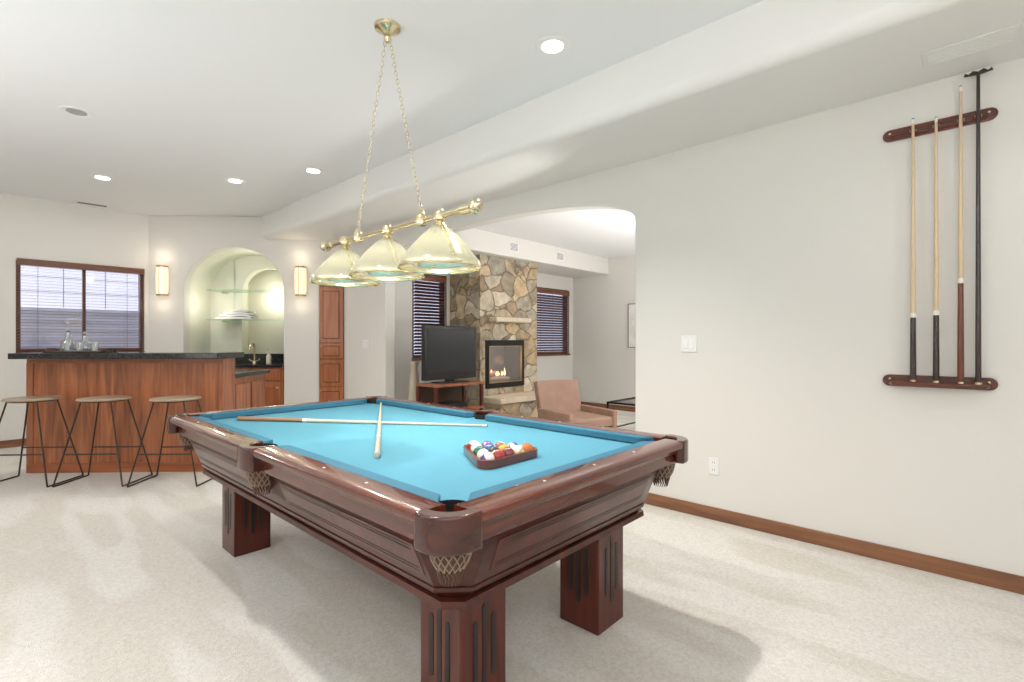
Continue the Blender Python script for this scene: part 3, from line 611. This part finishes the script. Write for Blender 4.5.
# ------------------------------------------------------------------ sitting room
t = thing('stone_fireplace', 'floor-to-ceiling field stone fireplace with raised hearth', 'fireplace', (5.415, 5.375, 0))
X0, X1, Y0, Y1 = -.615, .615, -.325, .32; f0, f1, fz0, fz1 = -.49, .27, .60, 1.22
mb = B(X0, f0, Y0, Y1, 0, 2.448).box(f1, X1, Y0, Y1, 0, 2.448).box(f0, f1, Y0, Y1, 0, fz0).box(f0, f1, Y0, Y1, fz1, 2.448)
mb.build('chimney_breast', M['stone'], t)
fb = B(f0, f1, Y0+.36, Y1, fz0, fz1).box(f0, f0+.01, Y0, Y1, fz0, fz1).box(f1-.01, f1, Y0, Y1, fz0, fz1).box(f0, f1, Y0, Y1, fz0, fz0+.01).box(f0, f1, Y0, Y1, fz1-.01, fz1).build('firebox', M['fbox'], t)
mb = B(f0-.025, f0+.035, Y0-.02, Y0+.01, fz0-.03, fz1+.03).box(f1-.035, f1+.025, Y0-.02, Y0+.01, fz0-.03, fz1+.03).box(f0+.035, f1-.035, Y0-.02, Y0+.01, fz0-.03, fz0+.04).box(f0+.035, f1-.035, Y0-.02, Y0+.01, fz1-.05, fz1+.03)
fr = mb.build('firebox_frame', M['bmetal'], t, bevel=.004)
mb = MB(); a, b, c_, d_ = f0+.035, f1-.035, fz0+.04, fz1-.05
mb.box(a, a+.01, Y0-.024, Y0, c_, d_).box(b-.01, b, Y0-.024, Y0, c_, d_).box(a+.01, b-.01, Y0-.024, Y0, c_, c_+.01).box(a+.01, b-.01, Y0-.024, Y0, d_-.01, d_)
mb.build('brass_trim', M['brassd'], fr); B(a+.01, b-.01, Y0-.012, Y0-.008, c_+.01, d_-.01).build('glass_front', M['pane'], fr)
B(-.62, .66, Y0-.40, Y0-.001, 0, .39).build('hearth', M['stone'], t); B(-.65, .69, Y0-.44, Y0-.001, .391, .47).build('hearth_slab', M['cap'], t, bevel=.012)
B(-.45, .30, Y0-.16, Y0+.001, 1.51, 1.58).build('mantel', M['cap'], t, bevel=.012)
for p0, p1 in (((-.38, -.1, .65), (.16, -.14, .67)), ((-.3, -.02, .66), (.18, -.05, .68)), ((-.25, -.12, .73), (.05, 0, .75))): MB().tube([p0, [(a+b)/2+.01 for a, b in zip(p0, p1)], p1], [.035, .042, .033], 10).build('log', M['log'], t)
for i in range(9):
    x = -.33+i*.055; h = random.uniform(.06, .16); MB().lathe([(0, 0), (.014, .02), (.018, .04), (.008, h*.65), (0, h)], (x, -.09+random.uniform(-.04, .04), .71), 10).build('flame', M['flame'], t)
light('POINT', (-.1, -.2, .95), 4, t, size=.08, col=(1, .6, .35))
t = thing('tv_stand', 'dark cherry television stand with open shelves', 'tv stand', (4.08, 4.83, 0))
for z in (.06, .38, .69): B(-.39, .39, -.20, .19, z, z+.03).build('shelf', M['cherryd'], t, bevel=.004)
for sx in (-1, 1):
    for sy in (-1, 1): B(sx*.37-.02, sx*.37+.02, sy*.17-.02-.005, sy*.17+.02-.005, 0, .69).build('post', M['mahol'], t, bevel=.003)
B(-.37, .37, .165, .18, .06, .69).build('back_panel', M['dark'], t)
o = B(3.85, 4.25, 4.7, 4.95, .4105, .47).build('media_player', M['tv'], bevel=.004); tag(o, 'black media box on the middle shelf of the tv stand', 'media player')
t = thing('television', 'black flat screen television left of the stone fireplace', 'television', (4.10, 4.86, .7205))
B(-.42, .42, -.03, .04, .04, .71).build('bezel', M['tv'], t, bevel=.006); B(-.385, .385, -.034, -.03, .12, .675).build('screen', M['screen'], t)
B(-.06, .06, -.01, .03, .01, .05).build('neck', M['tv'], t); B(-.22, .22, -.11, .11, 0, .012).build('stand_foot', M['tv'], t, bevel=.004)
lathe_thing('floor_vase', 'tall slim beige vase standing left of the tv stand', 'vase', (3.80, 5.2, 0), [(0, 0), (.07, 0), (.09, .3), (.06, .75), (.04, .9), (.06, .98), (.05, .98), (.03, .9), (0, .88)], M['beige'])
t = thing('armchair', 'tan leather lounge chair with solid arms in front of the fireplace', 'armchair', (4.78, 3.42, 0), math.radians(-16))
Rb = Matrix.Translation((0, .28, .34)) @ Matrix.Rotation(-.25, 4, 'X')
B(-.31, .31, -.045, .045, 0, .43, Rb).build('backrest', M['uph'], t, bevel=.018, seg=4)
B(-.28, .28, -.34, .26, .27, .38).build('seat', M['uph'], t, bevel=.025, seg=4)
for s in (-1, 1):
    ar = B(s*.315-.03, s*.315+.03, -.34, .28, .20, .45).build('armrest', M['uph'], t, bevel=.015, seg=3)
    for y in (-.29, .22): MB().tube([(s*.31, y, .21), (s*.32, y*1.08, 0)], [.02, .013], 8).build('leg', M['dark'], t)
B(-.285, .285, -.30, .24, .20, .265).build('seat_rail', M['dark'], t)
t = thing('coffee_table', 'low black metal table with glass top beside the armchair', 'coffee table', (5.85, 3.05, 0))
for sx in (-1, 1):
    for sy in (-1, 1): B(sx*.48-.010, sx*.48+.010, sy*.30-.010, sy*.30+.010, 0, .47).build('leg', M['bmetal'], t)
B(-.49, .49, -.31, -.29, .465, .488).box(-.49, .49, .29, .31, .465, .488).box(-.49, -.47, -.29, .29, .465, .488).box(.47, .49, -.29, .29, .465, .488).build('top_frame', M['bmetal'], t)
B(-.47, .47, -.29, .29, .474, .484).build('glass_top', M['glasst'], t)
for y in (-.30, .30): B(-.47, .47, y-.008, y+.008, .14, .155).build('stretcher', M['bmetal'], t)
o = B(5.7, 5.95, 2.95, 3.15, .4845, .51).build('book', M['paper'], bevel=.003); tag(o, 'white book lying on the glass coffee table', 'book')
t = thing('picture_frame', 'thin grey framed picture on the far sitting room wall', 'picture', (7.89, 4.20, 1.12))
B(-.02, 0, -.30, .30, 0, .015).box(-.02, 0, -.30, .30, .765, .78).box(-.02, 0, -.30, -.285, .015, .765).box(-.02, 0, .285, .30, .015, .765).build('frame', M['greyf'], t); B(-.012, 0, -.285, .285, .015, .765).build('print', M['art'], t)

# ------------------------------------------------------------------ lights
light('AREA', (-1.6, -1.4, 1.3), 120, size=1.4, rot=(PI, 0, 0), col=(.95, .97, 1))         # added unseen fill lamp behind the camera, bounced off the ceiling
light('AREA', (-2.0, 3.6, 1.0), 60, size=1.8, rot=(PI, 0, 0), col=(.95, .97, 1))  # second added fill lamp, unseen to the left, aimed at the ceiling
light('POINT', N(.75, .25, 1.75), 2.4, size=.06, col=(1, .96, .80)); light('POINT', N(1.2, .25, 2.30), 1.0, size=.06, col=(1, .96, .80)); light('POINT', N(1.3, .9, 1.9), 3.6, size=.05, col=(1, .96, .80))
light('AREA', (5.6, 1.0, 1.0), 175, size=1.4, rot=(PI, 0, 0), col=(1, .99, .98))  # added fill for the sitting room, aimed up, with no fixture
w = bpy.data.worlds.new('world'); SC.world = w; w.use_nodes = True
w.node_tree.nodes['Background'].inputs[0].default_value = (.78, .80, 1, 1); w.node_tree.nodes['Background'].inputs[1].default_value = 1.2
SC.view_settings.view_transform = 'Standard'; SC.view_settings.exposure = .18
cam = bpy.data.cameras.new('camera'); cam.sensor_width = 36; cam.lens = 500/1024*36; cam.clip_start = .05
co = bpy.data.objects.new('camera', cam); COL.objects.link(co); co.location = (0, 0, 1.24); co.rotation_euler = (PI/2, 0, -YAW); SC.camera = co
